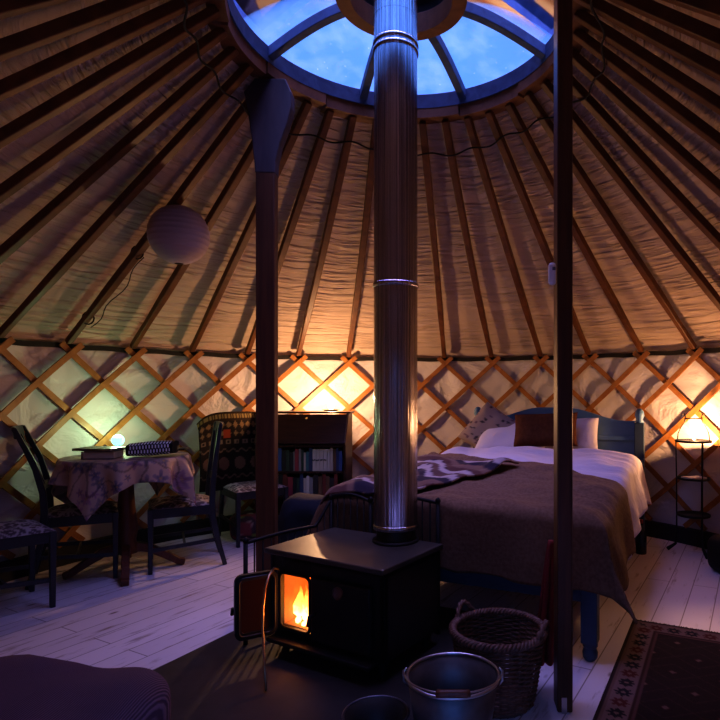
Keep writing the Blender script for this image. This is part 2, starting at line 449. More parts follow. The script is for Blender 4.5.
# door local: closed lies along +x from hinge; open rotates clockwise -> use swing
hd.rotation_euler[2]=radians(-117-0)
def door_mesh(w=.193,z0=.118,z1=.415):
    m=MB(); outer=rrect(0,w,z0,z1,.035); inner=rrect(.028,w-.028,z0+.03,z1-.03,.018)
    n=len(outer)
    for y in (-.012,.012):
        vs=[(x,y,z) for x,z in outer]+[(x,y,z) for x,z in inner]
        m.add(vs,[(i,(i+1)%n,(i+1)%n+n,i+n) if y>0 else (i+n,(i+1)%n+n,(i+1)%n,i) for i in range(n)])
    vs=[(x,-.012,z) for x,z in outer]+[(x,.012,z) for x,z in outer]
    m.add(vs,[(i,(i+1)%n,(i+1)%n+n,i+n) for i in range(n)])
    vs=[(x,-.012,z) for x,z in inner]+[(x,.012,z) for x,z in inner]
    m.add(vs,[(i+n,(i+1)%n+n,(i+1)%n,i) for i in range(n)])
    m.tube([(x,.014,z) for x,z in rrect(.016,w-.016,z0+.016,z1-.016,.025)],.006,6,closed=True)
    return m
M_sglass=mat('fire-lit stove glass',(.05,.016,.006),.22,0,.8)  # red-brown reflection of the fire put into the pane colour
door_mesh().build('door_frame',M_black,hd)
m=MB(); n_=rrect(.022,.171,.14,.39,.018); m.prism(n_,.006); m.build('pane',M_sglass,hd)
m=MB(); m.tube([(.19,-.02,.25),(.19,-.05,.25),(.19,-.06,.22)],.008,8); m.build('handle',M_bfoot,hd)
# closed right door
cd=bpy.data.objects.new('door',None); COL.objects.link(cd); cd.parent=st; cd.location=(.27,-.014,0)
m=MB(); m.box((.17,0,.268),(.34,.02,.29)); m.build('door_panel',M_black,cd,bevel=.01)
m=MB(); m.tube([(.03,-.012,.25),(.03,-.045,.25),(.03,-.055,.21)],.009,8); m.build('handle',M_bfoot,cd)
m=MB(); m.lathe([(0,.0),(.026,.0),(.028,-.004),(.028,-.012)],24,M=Matrix.Translation((.17,-.012,.37))@Matrix.Rotation(radians(90),4,'X')@Matrix.Scale(-1,4,(0,0,1)))
m.build('thermometer_dial',mat('dial face',(.16,.07,.05),.4),cd)
m=MB(); m.box((.33,-.03,.095),(.6,.07,.018)); m.build('ash_lip',M_black,st,bevel=.004)

# fire: logs and flames
for i,(x,y,z,a,r) in enumerate(((.17,.15,.172,8,.026),(.20,.20,.175,-14,.03),(.19,.17,.222,35,.022))):
    ml=wood('charred log %d'%i,(.012,.008,.006),(.05,.02,.01),.9,(20,20,20))
    em=N(ml,'ShaderNodeTexNoise'); em.inputs['Scale'].default_value=28; L(ml,coord(ml),em.inputs['Vector'])
    L(ml,ramp(ml,em.outputs[0],[(.5,(0,0,0)),(.62,(1,.22,.02))]),B(ml).inputs['Emission Color']); B(ml).inputs['Emission Strength'].default_value=3
    m=MB(); d=Vector((cos(radians(a)),sin(radians(a)),.05*(1 if i==2 else 0)))
    c=Vector((x,y,z)); pts=[c+d*(f-.5)*.24 for f in (0,.25,.5,.75,1)]
    m.tube(pts,[r*.95,r*1.05,r,r*1.06,r*.9],9)
    o=m.build('firewood_log',ml); o.location=SO; o.rotation_euler[2]=SR
    tag(o,('glowing charred log lying lowest at the front of the open stove fire','glowing charred log lying at the back of the open stove fire','thin burning log propped on top of the others in the stove')[i],'log','logs burning in the stove')
m=MB(); re_=random.Random(9)
for i in range(34):
    c=Vector((.11+.24*re_.random(),.05+.12*re_.random(),.150+.022*re_.random())); r_=re_.uniform(.008,.017)
    m.lathe([(0,-r_),(r_*.8,-r_*.5),(r_,.1*r_),(r_*.7,r_*.7),(0,r_)],6,c)
M_emb=mat('glowing embers',(.3,.08,.03),.9,0,.2,(1,.33,.12),7)
o=m.build('embers',M_emb); o.location=SO; o.rotation_euler[2]=SR; tag(o,'bed of red-hot embers on the floor of the open stove','embers',kind='stuff')
M_flame=bpy.data.materials.new('flame'); M_flame.use_nodes=True
def _fm():
    m=M_flame; nt=m.node_tree; nt.nodes.remove(nt.nodes['Principled BSDF']); out=nt.nodes['Material Output']
    tc=N(m,'ShaderNodeTexCoord'); sp=N(m,'ShaderNodeSeparateXYZ'); L(m,tc.outputs['Generated'],sp.inputs[0])
    n=N(m,'ShaderNodeTexNoise'); n.inputs['Scale'].default_value=30; n.inputs['Detail'].default_value=3; L(m,coord(m),n.inputs['Vector'])
    ad=N(m,'ShaderNodeMath',operation='ADD'); L(m,sp.outputs[2],ad.inputs[0])
    mu=N(m,'ShaderNodeMath',operation='MULTIPLY'); mu.inputs[1].default_value=.5; L(m,n.outputs[0],mu.inputs[0]); L(m,mu.outputs[0],ad.inputs[1])
    c=ramp(m,ad.outputs[0],[(.3,(1,.62,.22)),(.55,(1,.33,.05)),(.95,(.8,.10,.01))])
    e=N(m,'ShaderNodeEmission'); L(m,c,e.inputs[0]); e.inputs[1].default_value=5
    tr=N(m,'ShaderNodeBsdfTransparent'); ms=N(m,'ShaderNodeMixShader')
    a=ramp(m,ad.outputs[0],[(.5,(1,1,1)),(1.0,(.15,.15,.15))])
    L(m,a,ms.inputs[0]); L(m,tr.outputs[0],ms.inputs[1]); L(m,e.outputs[0],ms.inputs[2]); L(m,ms.outputs[0],out.inputs['Surface'])
_fm()
m=MB(); rr=random.Random(3)
for i in range(40):
    x=.10+.27*rr.random(); y=.07+.16*rr.random(); h=.06+.13*rr.random(); r0=.017+.016*rr.random()
    z0=.165+.03*rr.random(); lean=rr.uniform(-.03,.03)
    m.tube([(x+lean*f*f+.008*sin(f*7+i),y,z0+h*f) for f in (0,.15,.35,.6,.82,1)],[r0*.5,r0,r0*.85,r0*.5,r0*.22,.001],8)
o=m.build('flames',M_flame); o.location=SO; o.rotation_euler[2]=SR; tag(o,'orange and yellow flames inside the open stove','fire',kind='stuff')

# flue pipe
fp=S(.45,.385); fp.z=0
ft=thing('flue_pipe','tall shiny stainless steel flue pipe rising from the stove to the skylight','flue pipe',(fp.x,fp.y,0))
FR=.108
m=MB(); m.lathe([(FR,.576),(FR,1.770)],48); m.lathe([(FR,1.780),(FR,2.66)],48); m.lathe([(FR-.001,2.66),(FR-.001,3.10)],48); m.lathe([(FR,3.10),(FR,3.75),(.09,3.80)],48)
m.build('pipe',M_flue,ft)
for z in (.585,1.775,2.935,2.968):
    m=MB(); m.lathe([(FR,z-.012),(FR+.005,z-.008),(FR+.006,z),(FR+.005,z+.008),(FR,z+.012)],48); m.build('locking_band',M_flue,ft)
m=MB(); m.lathe([(.095,.509),(.095,.57),(.088,.58)],40); m.lathe([(.10,.509),(.115,.509),(.115,.52),(.095,.525)],40); m.build('stove_collar',M_black,ft)
# hearth
m=MB(); m.box((.33,-.05,.012),(1.30,1.75,.024)); o=m.build('hearth_slab',M_hearth,bevel=.004); o.location=SO; o.rotation_euler[2]=rot(radians(-25))
tag(o,'dark slate hearth slab lying under the stove','hearth')
# poker
m=MB(); hook=[]
A=S(.05,-.02,.425); foot=at(266,2.33,.03); Bp=at(263.5,2.52,.34)
pts=[at(279,2.72,.385),at(278,2.70,.415),at(274,2.66,.43),at(269,2.60,.415),at(265,2.56,.37),at(263,2.52,.30),at(262.5,2.49,.22),at(264,2.42,.13),at(266,2.33,.032)]
M_pok=mat('iron poker',(.35,.24,.14),.3,.9)
m.tube(pts,.0055,8); o=m.build('poker',M_pok); tag(o,'thin bent metal poker hooked over the open stove door and reaching the hearth','poker')
# fireguard
gd=thing('fire_guard','black wrought-iron fireguard with upright bars standing behind the stove','fireguard',(0,0,0))
def guard(A,Bp,zfn,n,ends=(1,1)):
    m=MB(); P=[Vector(A).lerp(Vector(Bp),i/24) for i in range(25)]
    m.tube([Vector((p.x,p.y,zfn(i/24))) for i,p in enumerate(P)],.009,8); m.build('rail',M_bfoot,gd)
    m=MB(); m.tube([Vector((p.x,p.y,.07)) for p in P],.007,6); m.build('rail',M_bfoot,gd)
    m=MB()
    for i in range(1,n):
        p=Vector(A).lerp(Vector(Bp),i/n); m.tube([(p.x,p.y,.07),(p.x,p.y,zfn(i/n))],.004,5)
    m.build('bars',M_bfoot,gd)
    for e,p in zip(ends,(A,Bp)):
        if e:
            z=zfn(0 if p is A else 1)
            m=MB(); m.tube([(p.x,p.y,.0),(p.x,p.y,z+.005)],.011,8); m.lathe([(0,.03),(.012,.022),(.015,.010),(.010,0)],10,(p.x,p.y,z)); m.build('upright',M_bfoot,gd)
GA=W(-1.0,2.78); GB=W(-.67,3.185); GD=W(-.07,2.905); GE=W(-.435,3.075)
guard(GA,GB,lambda f:.515+.012*sin(pi*f)+(0.14*(f-.8)/.2 if f>.8 else 0),11)
guard(GB,GE,lambda f:.67+.03*sin(pi*f*.9)-.02*f,6,(0,1))
guard(GE,GD,lambda f:.65+.035*f+.03*sin(pi*f),9,(0,1))

# ================================================================== TABLE AREA
def pnoise(x,y,s=1.0): return noise.noise(Vector((x,y,s)))
tc=W(-2.27,4.0); TR=.385; TZ=.80
tt=thing('round_table','round pedestal table under a floral cloth against the left wall','table',tc,rot(0))
m=MB(); m.lathe([(0,TZ-.03),(TR,TZ-.03),(TR+.005,TZ-.015),(TR,TZ-.004),(0,TZ-.004)],48); m.build('tabletop',M_ped,tt)
m=MB(); m.lathe([(.10,TZ-.03),(.06,.70),(.045,.60),(.055,.45),(.075,.30),(.06,.22),(.07,.18),(.07,.13),(0,.13)],24); m.build('pedestal',M_ped,tt)
for i in range(4):
    a=radians(-62+90*i); d=Vector((cos(a),sin(a),0))
    m=MB(); m.sweep([d*.05+Vector((0,0,.17)),d*.14+Vector((0,0,.15)),d*.24+Vector((0,0,.09)),d*.33+Vector((0,0,.03)),d*.37+Vector((0,0,.022))],[.05]*5,[.06,.06,.05,.045,.04]); m.build('foot',M_ped,tt,bevel=.006)
# cloth: square cloth, corner drops
_q=random.Random(11); FLW=[(_q.uniform(-.56,.56),_q.uniform(-.56,.56),_q.uniform(.02,.07)) for _ in range(170)]
def flower(x,y):
    c=Vector((.42,.30,.24))
    best=0
    for i,(fx_,fy_,rr) in enumerate(FLW):
        if abs(x-fx_)>rr or abs(y-fy_)>rr: continue
        d=sqrt((x-fx_)**2+(y-fy_)**2); an=atan2(y-fy_,x-fx_)
        pr_=rr*(.7+.3*cos(5*an+i))
        if d<pr_:
            t=d/pr_
            col=[Vector((.14,.06,.10)),Vector((.05,.06,.10)),Vector((.26,.12,.16)),Vector((.09,.09,.08))][i%4]
            c=col.lerp(Vector((.40,.28,.32)),.55*t) if t>.25 else Vector((.30,.20,.12))
    if abs(pnoise(x*7,y*7,2))<.05: c=c*.55
    return c
H=.535
def cloth(u,v):
    a=(u-.5)*2*H; b=(v-.5)*2*H
    r=sqrt(a*a+b*b); an=atan2(b,a)
    Rr=TR+.008
    if r<=Rr: return Vector((a,b,TZ+.004))
    e=r-Rr
    fl_=min(e,.02)*.6+ e*.10+ .030*sin(an*11+1)*min(1,e/.15)+.02*sin(an*17)*min(1,e/.15)
    rr=Rr+fl_
    return Vector((cos(an)*rr,sin(an)*rr,TZ+.004-e*.98))
m=MB(); n=150; m.grid(cloth,n,n); m.c=[flower((i/n-.5)*2*H,(j/n-.5)*2*H) for j in range(n+1) for i in range(n+1)]
M_cl=attrmat('floral cotton',.55,60,.25); o=m.build('tablecloth',M_cl,solid=.003); o.location=tc; o.rotation_euler[2]=rot(radians(-62-45+12-39))
tag(o,'floral cloth with hanging corners draped over the round table','tablecloth')

def onT(px,Y,dz=0): return at(px,Y,TZ+.007+dz)
# books on table
M_bk1=mat('dark cover',(.035,.035,.03),.4); M_bk2=mat('tan cover',(.16,.10,.08),.5); M_pg=mat('pages',(.5,.42,.33),.9)
def book(name,label,loc,rz,w,d,h,cov,group=None,tilt=0.0):
    t=thing(name,label,'book',loc,rz,group)
    t.rotation_euler[1]=tilt
    m=MB(); m.box((0,0,h-.002),(w,d,.004)); m.box((0,0,.002),(w,d,.004)); m.box((-w/2+.002,0,h/2),(.004,d,h)); m.build('cover',cov,t)
    m=MB(); m.box((.002,0,h/2),(w-.010,d-.01,h-.009)); m.build('pages',M_pg,t)
    return t
book('book','thick mauve-brown book lying on the table beneath the dark flat book',onT(103,3.86),rot(.15),.20,.16,.05,M_bk2)
book('book','thin dark flat book lying slightly askew on top of the thicker one on the table',onT(101,3.90,.0505),rot(-.1),.27,.19,.016,M_bk1)
# glowing globe
t=thing('globe_lamp','small glowing turquoise-white glass globe lamp on the table behind the books','lamp',onT(118,4.30),0)
M_gl=mat('glowing glass',(.7,.95,.9),.3,0,.5,(.25,.95,.78),1.7)
m=MB(); m.lathe([(.035,0),(.035,.012),(.02,.02),(.018,.046),(0,.046)],24); m.build('base',M_bk1,t)
GC=onT(118,4.30,.08)
m=MB(); m.lathe([(0.001,.126)]+[(.043*sin(radians(a)),.083+.043*cos(radians(a))) for a in range(10,171,10)]+[(0.001,.040)],28); o=m.build('globe',M_gl,t); 
# patterned case
t=thing('zip_case','black box-shaped case with a blue-white dotted zigzag pattern lying on the table','case',onT(153,3.93),rot(.12))
m=MB(); n=60
def casefn(u,v):
    a=2*pi*v; x=(u-.5)*.30; s=1-.15*abs(u-.5)*2
    yy=.075*cos(a)*s; zz=.05+.05*sin(a)*s
    yy=max(-.065,min(.065,yy*1.25)); return Vector((x,yy,zz+.018*(u)))
m.grid(casefn,90,48)
def casecol(u,v):
    k=(v*10)%1; w_=(u*15+ (0.5 if int(v*10)%2 else 0))%1
    return (.85,.9,1.0) if (abs(w_-.5)<.28*(1-abs(k-.5)*1.2) and .12<k<.88 and .06<u<.94) else (.008,.008,.012)
m.c=[casecol(i/90,j/48) for j in range(49) for i in range(91)]
for i in (0,90):
    m.f.append([j*91+i for j in range(48)] if i==0 else [j*91+i for j in range(48)][::-1]); m.sm.append(False)
m.build('shell',attrmat('dotted fabric',.5,60,0),t)
m=MB(); m.box((0.02,.10,.045),(.34,.10,.008)); m.build('lid_flap',M_bk1,t)

# chairs
M_seatw=attrmat('leafy upholstery',.85,80,.3)
def make_chair(label,loc,rz,seatmat='leaf',back=True,hback=1.02,lean=0.0):
    t=thing('dining_chair',label,'chair',loc,rz)     # faces +x, centre of seat at origin
    sw,sd,sz=.42,.42,.455
    def leaf(u,v):
        x=u*6;y=v*6
        a=abs(pnoise(x,y,5)); b=abs(pnoise(x*1.7+4,y*1.7,9))
        return (.36,.33,.36) if (a<.10 or b<.07) else (.085,.065,.085)
    m=MB(); n=50
    def seat(u,v):
        a=(u-.5)*2; b=(v-.5)*2
        wy=sw/2*(1+.07*a)
        h=.030*(1-a**6)*(1-b**6)+.008*(1-a*a)*(1-b*b)
        return Vector((a*sd/2,b*wy,sz-.012+h))
    m.grid(seat,n,n); m.c=[leaf(i/n,j/n) for j in range(n+1) for i in range(n+1)]
    m.build('seat',M_seatw,t)
    m=MB()
    m.box((.19,0,sz-.045),(.022,.40,.065)); m.box((-.19,0,sz-.045),(.022,.34,.065))
    for s in (-1,1): m.bar((-.19,s*.185,sz-.045),(.20,s*.205,sz-.045),.022,.065)
    m.box((0,0,sz-.014),(.40,.38,.008))
    m.build('seat_frame',M_chair,t,bevel=.003)
    for s in (-1,1):
        m=MB(); m.bar((.195,s*.205,sz-.01),(.195,s*.205,0),.036,.036,w2=.027,h2=.027); m.build('leg',M_chair,t,bevel=.004)
        m=MB()
        P=[(-.285,0),(-.245,.15),(-.205,.35),(-.198,.47),(-.205,.60),(-.225-lean*.3,.80),(-.255-lean,hback)]
        if not back: P=P[:4]
        m.sweep([(x,s*.185,z) for x,z in P],.028,[.03,.034,.038,.04,.038,.032,.028][:len(P)],up=(1,0,0)); m.build('leg',M_chair,t,bevel=.004)
        m=MB(); m.bar((-.235,s*.185,.19),(.195,s*.205,.16),.014,.026); m.build('stretcher',M_chair,t)
    m=MB(); m.bar((-.02,-.195,.175),(-.02,.195,.175),.014,.024); m.build('stretcher',M_chair,t)
    if back:
        for z,x in ((.62,-.207),(hback-.03,-.250-lean)):
            m=MB(); m.sweep([(x-.025*(1-(2*f-1)**2),(f-.5)*.37,z) for f in [i/8 for i in range(9)]],.055 if z<.8 else .075,.016,up=(1,0,.2)); m.build('back_rail',M_chair,t,bevel=.003)
        for s in (-.5,0,.5):
            m=MB(); m.bar((-.222,s*.18,.63),(-.25-lean,s*.18,hback-.05),.04,.009,up=(1,0,0)); m.build('back_slat',M_chair,t)
    return t
def fchair(label,X,Y,ang,**k): return make_chair(label,W(X,Y),rot(radians(ang)),**k)
fchair('dark blue-painted dining chair at the right of the round table, seen side-on',-1.985,4.20,207)
fchair('dark wooden dining chair with curved back at the left of the round table',-2.53,3.93,30,lean=.10)
fchair('dark wooden dining chair with leafy patterned seat at the left edge of the picture',-2.60,3.31,50,back=False)
kc=fchair('dark wooden chair in front of the bureau with a patterned textile over its back',-1.70,4.90,-48)
# textile on back
def kil(u,v):
    base=(.030,.022,.020); r=v*9; k=int(r); f=r-k; x=u*12
    if k==8: return (.42,.30,.12) if abs(f-.5)<.28 and (x*2.2)%1<.65 else (.05,.03,.02)
    if k==7: return (.32,.20,.10) if (abs((x%1)-.5)+abs(f-.5))<.42 else base
    if k==6: return (.42,.07,.03) if abs(x-4.2)<.5 else ((.26,.18,.10) if (abs((x%1)-.5)+abs(f-.5))<.33 else base)
    if k==5: return (.26,.20,.15) if (abs((x*.8%1)-.5)<.3 and abs(f-.5)<.3) and not(abs((x*.8%1)-.5)<.1 and abs(f-.5)<.12) else base
    if k in(4,1): return (.20,.14,.10) if abs(f-.5-.2*cos(x*5))<.10 else base
    if k in (2,3): 
        g=((v*9-2)/2-.5)*2; h=((x*.42)%1-.5)*2.2
        return (.22,.13,.10) if g*g+h*h<.55 else base
    return base
m=MB(); nx,ny=70,90
def kf(u,v):
    y=(u-.56)*.66; zz=.42+v*.66
    if v<.86: x=-.20-.16*max(0,(zz-.55))-.0+.0; x+=.045; 
    else: x=-.20-.16*(.42+.86*.66-.55)+.045-(v-.86)*.35
    cor=-.10*abs(2*u-1)**4*(v**3)
    return Vector((x+.012*sin(u*9+v*4),y*(1+.06*(1-v)),zz+cor))
m.grid(kf,nx,ny); m.c=[[q*.6 for q in kil(i/nx,j/ny)] for j in range(ny+1) for i in range(nx+1)]
o=m.build('woven_throw',attrmat('kilim weave',.95,200,.4),solid=.006); o.location=kc.location; o.rotation_euler=kc.rotation_euler
tag(o,'dark patterned textile with beaded top edge hung over the chair by the bureau','textile')
# floral bag under chair
def blob(name,label,cat,loc,rz,dims,matr,colf=None,seed=1,bev=.7):
    m=MB(); nu,nv=40,24
    def f(u,v):
        a=2*pi*u; b=pi*(v-.5); e=.55
        sg=lambda x,p:(abs(x)**p)*(1 if x>=0 else -1)
        p=Vector((sg(cos(b),e)*sg(cos(a),e)*dims[0]/2,sg(cos(b),e)*sg(sin(a),e)*dims[1]/2,sg(sin(b),e)*dims[2]/2+dims[2]/2))
        p+=Vector((1,1,.6))*(.04*min(dims)*2*noise.noise(p*7+Vector((seed,0,0))))
        p.z=max(0.001,p.z); return p
    m.grid(f,nu,nv)
    if colf: m.c=[colf(i/nu,j/nv) for j in range(nv+1) for i in range(nu+1)]
    o=m.build(name,matr); o.location=loc; o.rotation_euler[2]=rz
    return tag(o,label,cat)
def bagc(u,v):
    n1=pnoise(u*10,v*6,3); n2=pnoise(u*8+5,v*5,8)
    return (.22,.05,.05) if n1>.18 else ((.34,.24,.2) if n2>.15 else ((.20,.26,.05) if n2<-.35 else (.06,.035,.04)))
blob('cloth_bag','floral red and cream cloth bag lying on the floor under the chair by the bureau','bag',W(-1.74,4.86),rot(.2),(.26,.2,.24),attrmat('bag floral',.8,60,.2),bagc,3)

# ================================================================== BUREAU
BZ=1.06; bp=W(-1.335,5.22); BWd=.80
br=thing('writing_bureau','dark brown wooden bureau with sloping lid and open book shelves standing against the far wall','bureau',bp,rot(radians(0)+0.0))
m=MB()
for s in (-1,1):
    m.prism([(0,0)],.0) if False else None
    x=s*(BWd/2-.01)
    m=MB(); vs=[]; poly=[(-.17,0),(.17,0),(.17,BZ),(-.02,BZ),(-.19,.80),(-.17,.785)]
    for dx in (-.01,.01):
        for y,z in poly: vs.append((x+dx,y,z))
    k=len(poly); m.add(vs,[tuple(range(k))[::-1],tuple(range(k,2*k))]+[(i,(i+1)%k,(i+1)%k+k,i+k) for i in range(k)]); m.build('side_panel',M_desk,br)
m=MB(); m.box((0,.075,BZ+.008),(BWd+.04,.22,.018)); m.build('top',M_desk,br,bevel=.004)
m=MB(); m.box((0,.165,.52),(BWd-.02,.012,1.02)); m.build('back_panel',M_desk,br)
m=MB(); m.bar((0,-.045,BZ-.01),(0,-.205,.80),BWd-.01,.02,up=(0,-1,.5)); lid=m.build('lid',M_desk,br,bevel=.003)
m=MB(); m.lathe([(0,.022),(.011,.018),(.013,.008),(.008,0)],12,M=Matrix.Translation((.03,-.068,BZ-.05))@Matrix.Rotation(radians(65),4,'X')); m.build('lid_knob',mat('brass knob',(.6,.42,.2),.25,1),lid)
SHZ=[.775,.545,.325,.05]
for z in SHZ:
    m=MB(); m.box((0,0,z),(BWd-.04,.33,.018)); m.build('shelf',M_desk,br)
# books on shelves, left to right
cols=[('dark red',(.16,.03,.025)),('blue',(.05,.10,.30)),('black',(.02,.02,.025)),('dark green',(.03,.06,.045)),('grey',(.25,.24,.26)),('crimson',(.32,.05,.07)),('cream',(.50,.44,.40)),('navy',(.03,.05,.14)),('brown',(.13,.07,.04)),('teal',(.05,.16,.20)),('white',(.58,.54,.52))]
bm_=[mat('cover '+n,c,.5) for n,c in cols]
order=['first','second','third','fourth','fifth','sixth','seventh','eighth','ninth','tenth','eleventh','twelfth','thirteenth','fourteenth','fifteenth','sixteenth','seventeenth','eighteenth','nineteenth','twentieth','twenty-first','twenty-second','twenty-third','twenty-fourth','twenty-fifth','twenty-sixth','twenty-seventh','twenty-eighth']
rb=random.Random(5)
Mb=Matrix.Translation(bp)@Matrix.Rotation(rot(0),4,'Z')
def spine_book(x,w,h,dpt,ci,zs,shelf,i,tot):
    loc=Mb@Vector((x+w/2,-.165+dpt/2+.012,zs+.010))
    t=thing('book','%s-spined book, %s from the right end of the %s bureau shelf'%(cols[ci][0],order[tot-1-i],shelf),'book',loc,rot(0),'books on the %s bureau shelf'%shelf)
    m=MB(); m.box((0,-dpt/2+.003,h/2),(w,.006,h)); m.box((-w/2+.0015,0,h/2),(.003,dpt,h)); m.box((w/2-.0015,0,h/2),(.003,dpt,h)); m.build('cover',bm_[ci],t)
    m=MB(); m.box((0,.004,h/2-.002),(w-.007,dpt-.014,h-.008)); m.build('pages',M_pg,t)
    return t,loc
seqA=[(0,.03),(8,.03),(0,.035),(2,.03),(0,.02),(1,.035),(2,.035),(3,.03),(2,.03),(4,.012),(5,.032),(4,.02),(3,.02),(6,.018),(9,.025),(7,.028),(10,.03),(10,.03),(10,.03),(10,.03),(10,.022),(6,.025),(8,.025),(7,.02),(1,.03)]
x=-.365; 
for i,(ci,w_) in enumerate(seqA):
    w_*=1.09
    h=.195 if ci==10 else rb.uniform(.165,.205)
    t,loc=spine_book(x,w_-.001,h,.15+rb.uniform(-.01,.01),ci,SHZ[1],'upper',i,len(seqA))
    if ci==10 and i in (16,17,18,19):
        m=MB()
        for q in range(4):
            m.box((-.012+.007*q+rb.uniform(-.001,.001),-.0765-.006,.098+.003*rb.uniform(-1,1)),(.005,.002,.013))
        m.build('spine_lettering',M_bk1,t)
    x+=w_
seqB=[(8,.03),(2,.04),(0,.03),(3,.035),(6,.02),(2,.035),(0,.04),(5,.045),(2,.03),(3,.025),(7,.03),(6,.022),(10,.028),(4,.03),(2,.04),(8,.035),(0,.03),(8,.03),(2,.035),(0,.03)]
x=-.365
for i,(ci,w_) in enumerate(seqB):
    w_*=1.08
    spine_book(x,w_-.001,rb.uniform(.155,.195),.14+rb.uniform(-.01,.01),ci,SHZ[2],'lower',i,len(seqB)); x+=w_
# lamp on bureau
LB=Mb@Vector((.21,.12,BZ+.017))
t=thing('table_lamp','small very bright bulb lamp on a low dish on top of the bureau','lamp',LB,0)
m=MB(); m.lathe([(0,.0),(.05,0),(.085,.014),(.08,.016),(.05,.006),(0,.006)],28); m.build('dish',M_bk1,t)
m=MB(); m.lathe([(.0,.018),(.02,.018),(.02,.006)],16); m.build('socket',M_bfoot,t)
M_bulb=mat('warm bulb',(1,.8,.5),.3,0,.5,(1,.72,.36),25)
m=MB(); m.lathe([(.001,.088)]+[(.03*sin(radians(a)),.052+.035*cos(radians(a))) for a in range(15,166,15)]+[(.001,.018)],20); m.build('bulb',M_bulb,t)

# dark blue pouffe beside bed foot
blob('pouffe','dark navy padded pouffe on the floor between the bureau and the foot of the bed','pouffe',at(306,4.0,0),0,(.34,.34,.54),noisy('navy cloth',(.005,.007,.015),(.008,.011,.022),(30,30,30),.9,1,.3,.002),None,5)

# ================================================================== BED
bo=W(.644-.71*.915,2.668+.71*.403); BR_=rot(radians(-23.8)); BL=2.22; BWH=.71
Mbed=Matrix.Translation(bo)@Matrix.Rotation(BR_,4,'Z')
bed=thing('double_bed','blue-painted wooden double bed with arched headboard standing against the far right wall','bed',bo,BR_)
for s in (-1,1):
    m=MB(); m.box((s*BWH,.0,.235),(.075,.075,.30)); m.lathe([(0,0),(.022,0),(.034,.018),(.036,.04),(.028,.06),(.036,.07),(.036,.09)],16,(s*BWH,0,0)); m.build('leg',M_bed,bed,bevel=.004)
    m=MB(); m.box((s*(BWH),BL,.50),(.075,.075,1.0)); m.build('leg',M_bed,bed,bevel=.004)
    m=MB(); m.lathe([(.03,1.0),(.036,1.01),(.026,1.03),(.038,1.06),(.034,1.09),(.018,1.115),(0,1.12)],18,(s*BWH,BL,0)); m.build('finial',M_bed_lit,bed)
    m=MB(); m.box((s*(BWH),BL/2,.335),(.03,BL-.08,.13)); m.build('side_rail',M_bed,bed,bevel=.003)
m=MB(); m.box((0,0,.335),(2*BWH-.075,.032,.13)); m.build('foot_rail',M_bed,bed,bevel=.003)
poly=[(-BWH+.037,.45),(BWH-.037,.45)]
for i in range(21):
    f=i/20; x=(BWH-.037)*(1-2*f); a=abs(x)/(BWH-.037)
    z=1.12-.105*(.5-.5*cos(pi*min(1,max(0,(a-.15)/.75))))
    poly.append((x,z))
m=MB(); m.prism(poly,.028,Matrix.Translation((0,BL,0))); m.build('headboard',M_bed_lit,bed,bevel=.004)
m=MB(); m.box((0,BL-.02,.87),(2*BWH-.075,.016,.035)); m.build('headboard_moulding',M_bed_lit,bed,bevel=.003)
m=MB(); m.box((0,BL/2,.28),(2*BWH-.06,BL-.06,.03)); m.build('slat_base',M_bed,bed)
def bedobj(m,name,matr,label,cat,**k):
    o=m.build(name,matr,**k); o.matrix_world=Mbed; o.location=bo; o.rotation_euler[2]=BR_; tag(o,label,cat); return o
m=MB(); m.box((0,BL/2,.45),(2*BWH-.06,BL-.10,.30)); bedobj(m,'mattress',mat('ticking',(.5,.48,.5),.9),'pale mattress on the blue bed, mostly hidden by the bedding','mattress',bevel=.05)
def fold(t,W_,out,k=.05):       # along-cloth distance -> (horizontal, drop)
    s=1 if t>=0 else -1; a=abs(t)
    if a<=W_: return t,0.0
    e=a-W_
    q=min(e,k*1.57)
    hx=k*sin(q/k); dz=k*(1-cos(q/k))
    e2=e-q
    return s*(W_+hx+e2*out), dz+e2*sqrt(max(0,1-out*out))
def SL(b): 
    t=max(0,min(1,b/1.5)); return -.075+.115*t*t*(3-2*t)
def duv(u,v):
    a=-1.0+2.04*u; b=.15+1.70*v
    x,d=fold(a,BWH-.03,.22 if a>0 else .1,.07)
    z=.70+SL(b)-d+.028*pnoise(a*3,b*3,1)+.016*pnoise(a*7,b*9,2)+.03*(1-min(1,abs(a)/.9)**2)
    if b>1.5: z+= .03*sin(min(1,(b-1.5)/.35)*pi)
    return Vector((x+.02*sin(b*14)*min(1,d*5),b,z))
m=MB(); m.grid(duv,90,80); bedobj(m,'duvet',M_white,'white duvet with its top turned back on the bed','duvet',solid=.03)
def blk(u,v):
    a=-.98+2.08*u; b=-.36+(1.36+.30-.36*(a+.71))*v+ .05*sin(a*4.5)*v
    x,d1=fold(a,BWH-.005,.20,.08)
    bb=b
    if b<.02: y_,d2=fold(-(b-.02),0.0,.03,.055); y=.02-y_
    else: y,d2=b,0.0
    dd=min(.43,(d1**3+d2**3)**(1/3)) if (d1>0 and d2>0) else d1+d2
    z=.742+SL(b)-dd+.028*pnoise(a*3,max(b,0)*3,1)+.016*pnoise(a*7,max(b,0)*9,2)+.03*(1-min(1,abs(a)/.9)**2)+.022*abs(pnoise(a*4+b*3,b*9,6))-.008
    if d1>0 and d2>0: x+=.22*min(d1,d2)*(1 if x>0 else -1); y-=.10*min(d1,d2); y-=.0
    hang=min(1,(d1+d2)*4)
    return Vector((x+.02*sin(b*11)*min(1,d1*4),y+.018*sin(a*9)*min(1,d2*4),max(z,.06)))
m=MB(); m.grid(blk,120,100); bedobj(m,'blanket',M_brown,'heavy brown wool blanket spread over the bed','blanket',solid=.012)
